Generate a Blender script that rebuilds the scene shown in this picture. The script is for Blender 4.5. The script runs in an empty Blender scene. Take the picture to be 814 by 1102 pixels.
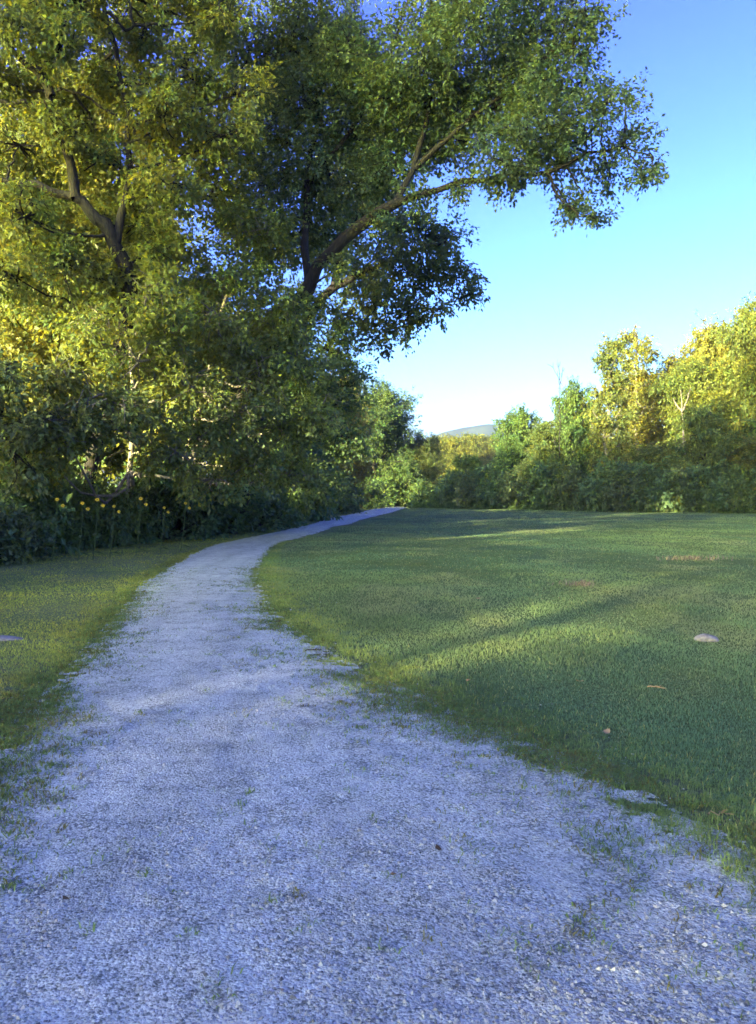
import bpy, math, random
import numpy as np
from mathutils import Vector

rng = np.random.default_rng(7)
SC = bpy.context.scene
COL = SC.collection
R = math.radians

# ------------------------------------------------------------------ camera numbers
W_, H_ = 814.0, 1102.0          # photograph size
F_ = 828.0                      # focal length in photograph pixels
HOR = 534.0                     # horizon row
EYE = 1.5
SUN_AZ = 219.0                  # clockwise from the view direction
SUN_EL = 8.0


def at(px, py, d):
    """point d metres away (along the view direction) seen at px,py"""
    return np.array([(px - W_ / 2) / F_ * d, d, EYE + (HOR - py) / F_ * d])


# ------------------------------------------------------------------ small maths
def hash2(ix, iy, seed):
    h = (ix.astype(np.int64) * 374761393 + iy.astype(np.int64) * 668265263 + seed * 1442695041) & 0x7fffffff
    h = ((h ^ (h >> 13)) * 1274126177) & 0x7fffffff
    h = h ^ (h >> 16)
    return (h & 0xffff) / 65535.0


def vnoise(x, y, seed=0):
    x = np.asarray(x, float); y = np.asarray(y, float)
    ix = np.floor(x); iy = np.floor(y)
    fx = x - ix; fy = y - iy
    fx = fx * fx * (3 - 2 * fx); fy = fy * fy * (3 - 2 * fy)
    ix = ix.astype(np.int64); iy = iy.astype(np.int64)
    a = hash2(ix, iy, seed); b = hash2(ix + 1, iy, seed)
    c = hash2(ix, iy + 1, seed); d = hash2(ix + 1, iy + 1, seed)
    return (a * (1 - fx) + b * fx) * (1 - fy) + (c * (1 - fx) + d * fx) * fy


def fbm(x, y, seed=0, oct=4):
    s = 0; a = 0.5
    for k in range(oct):
        s = s + a * vnoise(x * 2 ** k, y * 2 ** k, seed + k * 17)
        a *= 0.5
    return s / (1 - 0.5 ** oct)


def norm(v):
    return v / np.maximum(np.linalg.norm(v, axis=-1, keepdims=True), 1e-9)


def gz(x, y):
    """ground height"""
    x = np.asarray(x, float); y = np.asarray(y, float)
    d = np.hypot(x, y)
    fade = np.clip((d - 1.5) / 4, 0, 1) * np.clip((140 - d) / 60, 0, 1)
    h = (fbm(x / 6.0, y / 6.0, 5, 2) - 0.5) * 0.13
    h = h + (fbm(x / 1.6, y / 1.6, 9, 2) - 0.5) * 0.03
    return h * fade


# ------------------------------------------------------------------ mesh helpers
class MB:
    """collects quads / triangles of one mesh"""
    def __init__(s):
        s.v = []; s.f = []; s.t = []; s.n = 0; s.fm = []

    def add(s, verts, faces, tint=None, mat=0):
        verts = np.asarray(verts, float).reshape(-1, 3)
        faces = np.asarray(faces, np.int64)
        s.v.append(verts); s.f.append(faces + s.n)
        s.fm.append(np.full(len(faces), mat, np.int32))
        if tint is None:
            tint = np.ones((len(verts), 3))
        tint = np.asarray(tint, float)
        if tint.ndim == 1:
            tint = np.tile(tint, (len(verts), 1))
        s.t.append(tint)
        s.n += len(verts)

    def tube(s, pts, rad, sides=6, tint=None, mat=0, cap=True):
        pts = np.asarray(pts, float); rad = np.asarray(rad, float)
        n = len(pts)
        tan = np.gradient(pts, axis=0); tan = norm(tan)
        ref = np.array([0.31, 0.17, 0.93]) if abs(tan[0] @ np.array([0.31, 0.17, 0.93])) < 0.9 else np.array([1.0, 0, 0])
        u = norm(np.cross(tan, ref)); w = np.cross(tan, u)
        a = np.arange(sides) / sides * 2 * np.pi
        ring = pts[:, None, :] + rad[:, None, None] * (np.cos(a)[None, :, None] * u[:, None, :] + np.sin(a)[None, :, None] * w[:, None, :])
        i = np.arange(n - 1)[:, None]; j = np.arange(sides)[None, :]; j2 = (j + 1) % sides
        q = np.stack([i * sides + j, i * sides + j2, (i + 1) * sides + j2, (i + 1) * sides + j], -1).reshape(-1, 4)
        s.add(ring.reshape(-1, 3), q, tint, mat)

    def build(s, name, mats, parent=None, smooth=False):
        me = bpy.data.meshes.new(name)
        v = np.concatenate(s.v); t = np.concatenate(s.t)
        nf = sum(len(f) for f in s.f)
        lt = np.concatenate([np.full(len(f), f.shape[1], np.int32) for f in s.f])
        loops = np.concatenate([f.reshape(-1) for f in s.f]).astype(np.int32)
        me.vertices.add(len(v)); me.vertices.foreach_set('co', v.astype(np.float32).ravel())
        me.loops.add(len(loops)); me.loops.foreach_set('vertex_index', loops)
        me.polygons.add(nf)
        ls = np.concatenate([[0], np.cumsum(lt)[:-1]]).astype(np.int32)
        me.polygons.foreach_set('loop_start', ls)
        me.polygons.foreach_set('material_index', np.concatenate(s.fm))
        me.polygons.foreach_set('use_smooth', np.full(nf, smooth, bool))
        me.update(calc_edges=True)
        at_ = me.attributes.new('tint', 'FLOAT_COLOR', 'POINT')
        at_.data.foreach_set('color', np.concatenate([t, np.ones((len(t), 1))], 1).astype(np.float32).ravel())
        for m in (mats if isinstance(mats, (list, tuple)) else [mats]):
            me.materials.append(m)
        o = bpy.data.objects.new(name, me); COL.objects.link(o)
        if parent is not None:
            o.parent = parent
        return o


def tag(o, label=None, cat=None, group=None, kind=None):
    if label: o['label'] = label
    if cat: o['category'] = cat
    if group: o['group'] = group
    if kind: o['kind'] = kind
    return o


def empty(name, loc, label, cat, group=None, rz=0.0):
    o = bpy.data.objects.new(name, None); COL.objects.link(o)
    o.empty_display_size = 0.3
    o.location = loc; o.rotation_euler = (0, 0, rz)
    return tag(o, label, cat, group)


def kids(o):
    return [c for c in bpy.data.objects if c.parent == o]


def dup(src, loc, rz, sc, label, group=None, colour=None):
    r = src.copy(); COL.objects.link(r)
    r.location = loc; r.rotation_euler = (0, 0, rz)
    r.scale = sc if isinstance(sc, tuple) else (sc, sc, sc)
    if 'label' in r: r['label'] = label
    if group: r['group'] = group
    elif 'group' in r: del r['group']
    for ch in CHILD.get(src.name, []):
        c = ch.copy(); COL.objects.link(c); c.parent = r
        if colour is not None and 'crown' in c.name or 'foliage' in c.name:
            c.color = (*(colour or (1, 1, 1)), 1)
        for g in CHILD.get(ch.name, []):
            d = g.copy(); COL.objects.link(d); d.parent = c
    return r


CHILD = {}


def child(o, parent):
    CHILD.setdefault(parent.name, []).append(o)
    return o


# ------------------------------------------------------------------ materials
def mat(name):
    m = bpy.data.materials.new(name); m.use_nodes = True
    nt = m.node_tree
    for n in list(nt.nodes): nt.nodes.remove(n)
    return m, nt


def N(nt, t, **k):
    n = nt.nodes.new(t)
    for a, b in k.items():
        if a.startswith('i_'):
            key = a[2:]
            key = int(key) if key.isdigit() else key.replace('_', ' ')
            n.inputs[key].default_value = b
        else:
            setattr(n, a, b)
    return n


def rgba(c): return (c[0], c[1], c[2], 1)


def leaf_mat(name, base, trans, tf=0.4, rough=0.5, spec=0.35, objcol=True):
    m, nt = mat(name); L = nt.links.new
    out = N(nt, 'ShaderNodeOutputMaterial')
    att = N(nt, 'ShaderNodeAttribute', attribute_name='tint')
    col = att.outputs['Color']
    if objcol:
        oi = N(nt, 'ShaderNodeObjectInfo')
        mm = N(nt, 'ShaderNodeMix', data_type='RGBA', blend_type='MULTIPLY'); mm.inputs[0].default_value = 1
        L(col, mm.inputs[6]); L(oi.outputs['Color'], mm.inputs[7]); col = mm.outputs[2]
    def mul(c):
        x = N(nt, 'ShaderNodeMix', data_type='RGBA', blend_type='MULTIPLY'); x.inputs[0].default_value = 1
        x.inputs[7].default_value = rgba(c); L(col, x.inputs[6]); return x.outputs[2]
    p = N(nt, 'ShaderNodeBsdfPrincipled'); p.inputs['Roughness'].default_value = rough
    p.inputs['Specular IOR Level'].default_value = spec
    L(mul(base), p.inputs['Base Color'])
    tr = N(nt, 'ShaderNodeBsdfTranslucent'); L(mul(trans), tr.inputs['Color'])
    mx = N(nt, 'ShaderNodeMixShader'); mx.inputs[0].default_value = tf
    L(p.outputs[0], mx.inputs[1]); L(tr.outputs[0], mx.inputs[2]); L(mx.outputs[0], out.inputs[0])
    return m


def bark_mat(name, c1, c2):
    m, nt = mat(name); L = nt.links.new
    out = N(nt, 'ShaderNodeOutputMaterial')
    tc = N(nt, 'ShaderNodeTexCoord'); mp = N(nt, 'ShaderNodeMapping'); mp.inputs['Scale'].default_value = (9, 9, 1.6)
    L(tc.outputs['Object'], mp.inputs['Vector'])
    no = N(nt, 'ShaderNodeTexNoise', i_Scale=2.2, i_Detail=6.0); L(mp.outputs[0], no.inputs['Vector'])
    cr = N(nt, 'ShaderNodeValToRGB'); cr.color_ramp.elements[0].color = rgba(c1); cr.color_ramp.elements[1].color = rgba(c2)
    cr.color_ramp.elements[0].position = 0.35; cr.color_ramp.elements[1].position = 0.68
    L(no.outputs['Fac'], cr.inputs[0])
    p = N(nt, 'ShaderNodeBsdfPrincipled'); p.inputs['Roughness'].default_value = 0.9
    L(cr.outputs[0], p.inputs['Base Color'])
    b = N(nt, 'ShaderNodeBump'); b.inputs['Strength'].default_value = 0.8; b.inputs['Distance'].default_value = 0.05
    L(no.outputs['Fac'], b.inputs['Height']); L(b.outputs[0], p.inputs['Normal'])
    L(p.outputs[0], out.inputs[0])
    return m


def ground_mat():
    m, nt = mat('turf_soil'); L = nt.links.new
    out = N(nt, 'ShaderNodeOutputMaterial'); tc = N(nt, 'ShaderNodeTexCoord')
    big = N(nt, 'ShaderNodeTexNoise', i_Scale=0.35, i_Detail=5.0); L(tc.outputs['Object'], big.inputs['Vector'])
    fine = N(nt, 'ShaderNodeTexNoise', i_Scale=28.0, i_Detail=6.0, i_Roughness=0.7); L(tc.outputs['Object'], fine.inputs['Vector'])
    cr = N(nt, 'ShaderNodeValToRGB')
    e = cr.color_ramp.elements
    e[0].position = 0.3; e[0].color = (0.085, 0.145, 0.055, 1)
    e[1].position = 0.72; e[1].color = (0.15, 0.20, 0.055, 1)
    L(big.outputs['Fac'], cr.inputs[0])
    cr2 = N(nt, 'ShaderNodeValToRGB')
    e = cr2.color_ramp.elements
    e[0].position = 0.36; e[0].color = (0.42, 0.40, 0.36, 1)
    e[1].position = 0.62; e[1].color = (1.25, 1.22, 1.1, 1)
    L(fine.outputs['Fac'], cr2.inputs[0])
    mm = N(nt, 'ShaderNodeMix', data_type='RGBA', blend_type='MULTIPLY'); mm.inputs[0].default_value = 1
    L(cr.outputs[0], mm.inputs[6]); L(cr2.outputs[0], mm.inputs[7])
    # bare soil showing where the vertex tint says (verge, woodland floor)
    att = N(nt, 'ShaderNodeAttribute', attribute_name='tint')
    sep = N(nt, 'ShaderNodeSeparateColor'); L(att.outputs['Color'], sep.inputs[0])
    soil = N(nt, 'ShaderNodeMix', data_type='RGBA')
    soil.inputs[7].default_value = (0.21, 0.20, 0.14, 1)
    L(sep.outputs[0], soil.inputs[0]); L(mm.outputs[2], soil.inputs[6])
    p = N(nt, 'ShaderNodeBsdfPrincipled'); p.inputs['Roughness'].default_value = 0.95
    p.inputs['Specular IOR Level'].default_value = 0.1
    L(soil.outputs[2], p.inputs['Base Color'])
    b = N(nt, 'ShaderNodeBump'); b.inputs['Strength'].default_value = 0.7; b.inputs['Distance'].default_value = 0.03
    L(fine.outputs['Fac'], b.inputs['Height']); L(b.outputs[0], p.inputs['Normal'])
    L(p.outputs[0], out.inputs[0])
    return m


def gravel_mat():
    m, nt = mat('crushed_stone'); L = nt.links.new
    out = N(nt, 'ShaderNodeOutputMaterial'); tc = N(nt, 'ShaderNodeTexCoord')
    vo = N(nt, 'ShaderNodeTexVoronoi', i_Scale=95.0, i_Randomness=1.0); L(tc.outputs['Object'], vo.inputs['Vector'])
    n1 = N(nt, 'ShaderNodeTexNoise', i_Scale=42.0, i_Detail=7.0, i_Roughness=0.75); L(tc.outputs['Object'], n1.inputs['Vector'])
    n2 = N(nt, 'ShaderNodeTexNoise', i_Scale=1.6, i_Detail=5.0, i_Roughness=0.6); L(tc.outputs['Object'], n2.inputs['Vector'])
    mp = N(nt, 'ShaderNodeMapping'); mp.inputs['Scale'].default_value = (2.6, 0.22, 1); L(tc.outputs['Object'], mp.inputs['Vector'])
    n3 = N(nt, 'ShaderNodeTexNoise', i_Scale=1.0, i_Detail=3.0); L(mp.outputs[0], n3.inputs['Vector'])
    cr = N(nt, 'ShaderNodeValToRGB'); e = cr.color_ramp.elements
    e[0].position = 0.34; e[0].color = (0.29, 0.315, 0.265, 1)
    e[1].position = 0.62; e[1].color = (0.61, 0.67, 0.545, 1)
    L(n1.outputs['Fac'], cr.inputs[0])
    cv = N(nt, 'ShaderNodeValToRGB'); e = cv.color_ramp.elements
    e[0].position = 0.0; e[0].color = (0.80, 0.80, 0.80, 1); e[1].position = 1.0; e[1].color = (1.2, 1.2, 1.2, 1)
    sep = N(nt, 'ShaderNodeSeparateColor'); L(vo.outputs['Color'], sep.inputs[0]); L(sep.outputs[0], cv.inputs[0])
    cb = N(nt, 'ShaderNodeValToRGB'); e = cb.color_ramp.elements
    e[0].position = 0.32; e[0].color = (0.88, 0.88, 0.875, 1); e[1].position = 0.62; e[1].color = (1.08, 1.08, 1.08, 1)
    L(n2.outputs['Fac'], cb.inputs[0])
    ct = N(nt, 'ShaderNodeValToRGB'); e = ct.color_ramp.elements
    e[0].position = 0.35; e[0].color = (0.9, 0.9, 0.89, 1); e[1].position = 0.65; e[1].color = (1.08, 1.08, 1.08, 1)
    L(n3.outputs['Fac'], ct.inputs[0])
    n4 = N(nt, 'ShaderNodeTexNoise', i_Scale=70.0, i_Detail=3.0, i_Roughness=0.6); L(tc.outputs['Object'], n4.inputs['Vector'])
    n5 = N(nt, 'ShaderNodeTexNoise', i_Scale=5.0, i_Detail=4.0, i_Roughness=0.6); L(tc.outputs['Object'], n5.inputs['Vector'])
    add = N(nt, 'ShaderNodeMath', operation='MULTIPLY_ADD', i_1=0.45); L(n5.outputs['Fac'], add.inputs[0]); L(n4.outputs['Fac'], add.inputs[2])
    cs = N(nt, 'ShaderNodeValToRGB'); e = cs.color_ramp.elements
    e[0].position = 0.74; e[0].color = (1.06, 1.06, 1.06, 1); e[1].position = 0.84; e[1].color = (0.40, 0.41, 0.39, 1)  # shade of the gaps between stones, painted in as dark noise specks
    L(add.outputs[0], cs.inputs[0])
    prev = cr.outputs[0]
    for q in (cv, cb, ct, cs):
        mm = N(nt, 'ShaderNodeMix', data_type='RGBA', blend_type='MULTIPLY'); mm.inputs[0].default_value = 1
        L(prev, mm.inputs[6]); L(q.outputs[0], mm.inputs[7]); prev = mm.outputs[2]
    p = N(nt, 'ShaderNodeBsdfPrincipled'); p.inputs['Roughness'].default_value = 0.92
    p.inputs['Specular IOR Level'].default_value = 0.2
    L(prev, p.inputs['Base Color'])
    b = N(nt, 'ShaderNodeBump'); b.inputs['Strength'].default_value = 0.7; b.inputs['Distance'].default_value = 0.012
    ad = N(nt, 'ShaderNodeMath', operation='SUBTRACT'); L(n1.outputs['Fac'], ad.inputs[0]); L(vo.outputs['Distance'], ad.inputs[1])
    L(ad.outputs[0], b.inputs['Height']); L(b.outputs[0], p.inputs['Normal'])
    L(p.outputs[0], out.inputs[0])
    return m


def tint_mat(name, base, rough=0.85, spec=0.25, noise=0.0, nscale=40):
    m, nt = mat(name); L = nt.links.new
    out = N(nt, 'ShaderNodeOutputMaterial')
    att = N(nt, 'ShaderNodeAttribute', attribute_name='tint')
    x = N(nt, 'ShaderNodeMix', data_type='RGBA', blend_type='MULTIPLY'); x.inputs[0].default_value = 1
    x.inputs[7].default_value = rgba(base); L(att.outputs['Color'], x.inputs[6]); c = x.outputs[2]
    p = N(nt, 'ShaderNodeBsdfPrincipled'); p.inputs['Roughness'].default_value = rough
    p.inputs['Specular IOR Level'].default_value = spec
    if noise:
        tc = N(nt, 'ShaderNodeTexCoord')
        no = N(nt, 'ShaderNodeTexNoise', i_Scale=float(nscale), i_Detail=6.0); L(tc.outputs['Object'], no.inputs['Vector'])
        cr = N(nt, 'ShaderNodeValToRGB'); e = cr.color_ramp.elements
        e[0].position = 0.3; e[0].color = (1 - noise,) * 3 + (1,); e[1].position = 0.7; e[1].color = (1 + noise * 0.4,) * 3 + (1,)
        L(no.outputs['Fac'], cr.inputs[0])
        y = N(nt, 'ShaderNodeMix', data_type='RGBA', blend_type='MULTIPLY'); y.inputs[0].default_value = 1
        L(c, y.inputs[6]); L(cr.outputs[0], y.inputs[7]); c = y.outputs[2]
        b = N(nt, 'ShaderNodeBump'); b.inputs['Strength'].default_value = 0.6; b.inputs['Distance'].default_value = 0.01
        L(no.outputs['Fac'], b.inputs['Height']); L(b.outputs[0], p.inputs['Normal'])
    L(c, p.inputs['Base Color']); L(p.outputs[0], out.inputs[0])
    return m


M_LEAF = leaf_mat('leaf', (0.108, 0.138, 0.056), (0.25, 0.24, 0.042), 0.47, rough=0.5, spec=0.45)
M_BUSH = leaf_mat('bush_leaf', (0.078, 0.120, 0.055), (0.15, 0.18, 0.04), 0.38)
M_FAR = leaf_mat('far_leaf', (0.112, 0.128, 0.050), (0.26, 0.235, 0.05), 0.45, spec=0.2)
M_GRASS = leaf_mat('grass_blade', (0.155, 0.265, 0.10), (0.235, 0.30, 0.085), 0.42, objcol=False)
M_BARK = bark_mat('bark', (0.007, 0.0065, 0.006), (0.021, 0.0195, 0.018))
M_PALE = bark_mat('pale_bark', (0.13, 0.12, 0.10), (0.36, 0.33, 0.28))
M_GREY = bark_mat('weathered_bark', (0.08, 0.073, 0.066), (0.21, 0.195, 0.17))
M_GROUND = ground_mat()
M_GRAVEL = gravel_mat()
M_STONE = tint_mat('stone_chip', (0.43, 0.455, 0.375), 0.85, 0.25)
M_ROCK = tint_mat('pale_rock', (0.23, 0.23, 0.21), 0.9, 0.2, 0.5, 22)
M_PETAL = leaf_mat('yellow_petal', (0.80, 0.60, 0.03), (0.6, 0.44, 0.02), 0.35, objcol=False)
M_DISC = tint_mat('flower_disc', (0.09, 0.05, 0.015))
M_DRY = tint_mat('dry_plant', (0.26, 0.2, 0.125), 0.9, 0.15)
M_HILL = tint_mat('wooded_hill', (0.036, 0.046, 0.038), 1.0, 0.0, 0.5, 0.02)

# ------------------------------------------------------------------ path edges (metres: Y forward, X right)
PL = np.array([(-60, 0.2), (-20, -0.6), (0, -1.85), (3.0, -1.98), (3.93, -2.08), (5.5, -2.38), (7.06, -2.66), (9.5, -3.12), (13.6, -4.0), (19.4, -4.72),
               (23.9, -5.06), (28.2, -4.7), (34.5, -4.05), (47.8, -3.3), (69, -1.83), (103.5, 0.55), (118, 2.0)])
PR = np.array([(-60, 4.4), (-20, 3.4), (0, 2.05), (2.4, 1.72), (3.1, 1.5), (3.64, 1.27), (4.67, 0.8), (5.62, 0.24), (6.5, -0.24), (7.86, -0.86), (9.86, -1.5), (12.9, -2.14),
               (15.3, -2.5), (18, -2.8), (22.2, -3.14), (25.0, -3.2), (29.6, -2.62), (38.8, -1.97), (51.8, -0.75), (69, 1.08), (103.5, 4.0), (118, 5.4)])
# edge of the woodland floor on the left
VE = np.array([(-60, -9.6), (0, -9.3), (10, -8.9), (17, -8.5), (22, -8.2), (29, -7.2), (37, -5.3), (48, -5.2), (70, -4.6), (92, -4.2), (120, -4.0)])


def xl(y): return np.interp(y, PL[:, 0], PL[:, 1])
def xr(y): return np.interp(y, PR[:, 0], PR[:, 1])
def xv(y): return np.interp(y, VE[:, 0], VE[:, 1])


def inside(x, y):
    """ragged signed distance into the path (metres, >0 on the gravel)"""
    s = np.minimum((x - xl(y)) * 0.85, (xr(y) - x) * 0.72)
    soft = np.where((xr(y) - x) < (x - xl(y)), 1.0, 0.85) * np.clip(1.25 - y / 22, 0.35, 1.0)
    n = (fbm(x * 1.7, y * 1.7, 31, 3) - 0.5) * 0.4 + (fbm(x * 6, y * 6, 57, 2) - 0.5) * 0.5 + (fbm(x * 17, y * 17, 58, 2) - 0.5) * 0.75
    return s + n * soft * 0.62


# ------------------------------------------------------------------ ground sheet
def graded(lim, near, s0, growth):
    v = [0.0]; st = s0
    while v[-1] < lim:
        if v[-1] > near: st *= growth
        v.append(v[-1] + st)
    v = np.array(v)
    return np.concatenate([-v[:0:-1], v])


gx = graded(2150, 14, 0.3, 1.10); gy = graded(2150, 30, 0.3, 1.10)
GX, GY = np.meshgrid(gx, gy)
GZ = gz(GX, GY)
soil = np.clip((xv(GY) - GX) / 0.8 + 0.4, 0, 1) * (GY < 125) * (GX > -45)
verge = (GX < xl(GY)) * (GX > xv(GY)) * (0.0 + 0.4 * fbm(GX * 0.9, GY * 0.9, 77, 3))
nearedge = np.clip(1 - np.abs(inside(GX, GY)) / 0.5, 0, 1) * 0.45 * (GY < 60)
soil = np.clip(np.maximum(np.maximum(soil, verge), nearedge), 0, 1)
g = MB()
nx, ny = len(gx), len(gy)
ii = (np.arange(ny - 1)[:, None] * nx + np.arange(nx - 1)[None, :]).reshape(-1)
g.add(np.stack([GX, GY, GZ], -1).reshape(-1, 3), np.stack([ii, ii + 1, ii + nx + 1, ii + nx], -1),
      np.repeat(soil.reshape(-1, 1), 3, 1))
ground = tag(g.build('ground', M_GROUND, smooth=True), 'mown green lawn and verge stretching away from the gravel path', kind='structure')

# ------------------------------------------------------------------ gravel path
ys = [-5.0]
while ys[-1] < 116:
    ys.append(ys[-1] + max(0.03, 0.0075 * max(ys[-1], 0)))
ys = np.array(ys); tt = np.linspace(-0.42, 1.42, 170)
PX = xl(ys)[:, None] + (xr(ys) - xl(ys))[:, None] * tt[None, :]
PY = np.repeat(ys[:, None], len(tt), 1)
crown_h = 0.03 * np.clip(1 - (2 * tt - 1) ** 2, 0, 1)[None, :]
rough = (fbm(PX * 14, PY * 14, 3, 2) - 0.5) * 0.018 * np.clip(1 - PY / 25, 0, 1)
PZ = gz(PX, PY) + 0.012 + crown_h + rough + 0.012 * np.clip(PY / 40, 0, 1)
cx = (PX[:-1, :-1] + PX[1:, 1:]) / 2; cy = (PY[:-1, :-1] + PY[1:, 1:]) / 2
keep = (inside(cx, cy) > -0.10 * np.clip(1.2 - cy / 20, 0.12, 1)) & (np.minimum((cx - xl(cy)) * 0.85, (xr(cy) - cx) * 0.72) > -0.13)
nt_ = len(tt)
ii = (np.arange(len(ys) - 1)[:, None] * nt_ + np.arange(nt_ - 1)[None, :])[keep]
p_ = MB()
p_.add(np.stack([PX, PY, PZ], -1).reshape(-1, 3), np.stack([ii, ii + 1, ii + nt_ + 1, ii + nt_], -1))
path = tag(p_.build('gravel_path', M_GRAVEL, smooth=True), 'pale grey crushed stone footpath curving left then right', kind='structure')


def path_z(x, y):
    t = (x - xl(y)) / (xr(y) - xl(y))
    return gz(x, y) + 0.012 + 0.03 * np.clip(1 - (2 * t - 1) ** 2, 0, 1) + (fbm(x * 14, y * 14, 3, 2) - 0.5) * 0.018 * np.clip(1 - y / 25, 0, 1)


# ------------------------------------------------------------------ loose stones on the path
def stones(n):
    d = np.exp(rng.uniform(math.log(1.3), math.log(15), n)); x = rng.uniform(-0.72, 0.72, n) * d + rng.uniform(-.6, .6, n)
    y = d
    s = inside(x, y)
    k = (s > -0.8) & (rng.random(n) < np.where(s < 0, 0.8 * np.exp(s / 0.22), 1))
    clump = fbm(x * 1.3, y * 1.3, 91, 3)
    k &= rng.random(n) < np.clip((clump - 0.30) * 3.2, 0.12, 1)
    x, y, s = x[k], y[k], s[k]; n = len(x)
    size = np.clip(rng.lognormal(math.log(0.0034), 0.40, n), 0.0016, 0.009) * (1 + np.clip(y - 4, 0, 20) * 0.05)
    z = path_z(x, y) + size * 0.25
    z = np.where(s > -0.3, z, gz(x, y) + size * 0.4)
    o = np.array([(1, 0, 0), (0, 1, 0), (-1, 0, 0), (0, -1, 0), (0.1, 0.1, 0.75), (0, 0, -0.6)], float)
    v = o[None] * (1 + rng.uniform(-0.35, 0.35, (n, 6, 1))) + rng.normal(0, 0.16, (n, 6, 3))
    a = rng.uniform(0, 6.28, n); ca, sa = np.cos(a)[:, None], np.sin(a)[:, None]
    vx = v[..., 0] * 1.25; vy = v[..., 1]
    v = np.stack([vx * ca - vy * sa, vx * sa + vy * ca, v[..., 2]], -1) * size[:, None, None]
    v += np.stack([x, y, z], -1)[:, None, :]
    f = np.array([(0, 1, 4), (1, 2, 4), (2, 3, 4), (3, 0, 4), (1, 0, 5), (2, 1, 5), (3, 2, 5), (0, 3, 5)])
    f = (f[None] + (np.arange(n) * 6)[:, None, None]).reshape(-1, 3)
    b = np.clip(rng.normal(0.92, 0.15, n), 0.3, 1.2); b = np.where(rng.random(n) < 0.26, b * 0.42, b)
    c = np.stack([b * 1.01, b, b * 0.98], -1)
    m = MB(); m.add(v.reshape(-1, 3), f, np.repeat(c, 6, 0))
    return m


tag(stones(150000).build('gravel', M_STONE), 'loose grey stone chips scattered over the path', kind='stuff')


# ------------------------------------------------------------------ grass
def blades(x, y, z, h, w, tint, lean=0.5):
    n = len(x)
    a = rng.uniform(0, 6.28, n); s = np.stack([np.cos(a), np.sin(a), np.zeros(n)], -1)
    b = rng.uniform(0, 6.28, n); le = np.stack([np.cos(b), np.sin(b), np.zeros(n)], -1) * (rng.random(n) ** 0.7 * lean)[:, None]
    p0 = np.stack([x, y, z - 0.004], -1)
    up = np.array([0, 0, 1.0])
    mid = p0 + (up * 0.55 + le * 0.25) * h[:, None]
    tip = p0 + (up * (1 - 0.25 * lean) + le * 0.9) * h[:, None]
    v = np.stack([p0 - s * w[:, None] / 2, p0 + s * w[:, None] / 2, mid + s * w[:, None] * 0.38, tip, mid - s * w[:, None] * 0.38], 1)
    f = np.array([(0, 1, 2, 4)])[None] + (np.arange(n) * 5)[:, None, None]
    f2 = np.array([(4, 2, 3)])[None] + (np.arange(n) * 5)[:, None, None]
    return v.reshape(-1, 3), f.reshape(-1, 4), f2.reshape(-1, 3), np.repeat(tint, 5, 0)


def add_blades(m, *a, **k):
    v, f, f2, t = blades(*a, **k)
    n0 = m.n
    m.add(v, f, t)
    m.f.append(f2 + n0); m.fm.append(np.zeros(len(f2), np.int32))


def grass_tint(x, y, n):
    p = fbm(x * 0.22, y * 0.22, 11, 4); q = fbm(x * 1.1, y * 1.1, 13, 3)
    v = np.clip(rng.normal(1, 0.2, n), 0.5, 1.7)
    p = np.clip((p - .5) * 2.0 + .5, 0, 1)
    t = np.stack([v * (0.70 + 0.62 * p), v * (0.80 + 0.36 * p), v * (0.95 + 0.02 * q)], -1) * (0.35 + 1.3 * fbm(x * .55 + 40, y * .4, 19, 4))[:, None]
    tan = np.clip((fbm(x * .8 + 9, y * .5 + 3, 29, 4) - .56) * 5, 0, 1)[:, None]
    t = t * (1 - tan * .7) + tan * .7 * np.array([1.75, 1.25, 1.35]) * v[:, None]
    t[:, 0] += np.clip(q - 0.55, 0, 1) * 1.2; t[:, 1] += np.clip(q - 0.55, 0, 1) * 0.6
    dry = rng.random(n) < 0.05
    t[dry] = np.array([2.6, 1.75, 1.7]) * rng.uniform(0.7, 1.1, (dry.sum(), 1))
    return t


def lawn(n):
    m = MB()
    d = np.exp(rng.uniform(math.log(2.2), math.log(105), n)); x = rng.uniform(-0.62, 0.62, n) * d + rng.uniform(-.3, .3, n); y = d
    s = inside(x, y)
    k = (s < 0.55) & (x > xv(y) - 0.4)
    left = x < (xl(y) + xr(y)) / 2
    # thin, patchy cover close to the gravel
    bare = fbm(x * 3.1, y * 3.1, 41, 3)
    band = np.where(left, 0.30, 0.34) * np.clip(1.25 - y / 18, 0.12, 1)
    clump = fbm(x * 9, y * 9, 43, 2)
    pr = np.clip(0.42 - s / band * 0.9 + (bare - 0.5) * 1.2, 0, 1) * np.clip((clump - 0.42) * 5 + np.clip(-s / band, 0, 2), 0, 1)
    k &= rng.random(n) < pr
    k &= rng.random(n) < np.where(left, 0.72, 1)
    x, y, s, left = x[k], y[k], s[k], left[k]; n = len(x)
    tall = np.clip((fbm(x * 2.3, y * 1.5, 23, 3) - .5) * 2.2 + .5, 0, 1.2)
    h = 0.016 + 0.026 * tall + 0.010 * rng.random(n)
    h *= np.where(left, 0.75, 1.0)
    edge = (s > -0.35) & (~left) & (y < 12)
    h = np.where(edge, h * rng.uniform(0.8, 1.7, n), h)
    w = np.maximum(0.0032, 0.00078 * y)
    t = grass_tint(x, y, n)
    t[left] *= np.array([1.6, 1.36, 0.62])
    t[edge] *= np.array([1.25, 1.12, 0.75])
    add_blades(m, x, y, np.where(s > -0.4, np.maximum(gz(x, y), path_z(x, y) - 0.01), gz(x, y)), h, w, t, lean=1.15)
    return m


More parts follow.
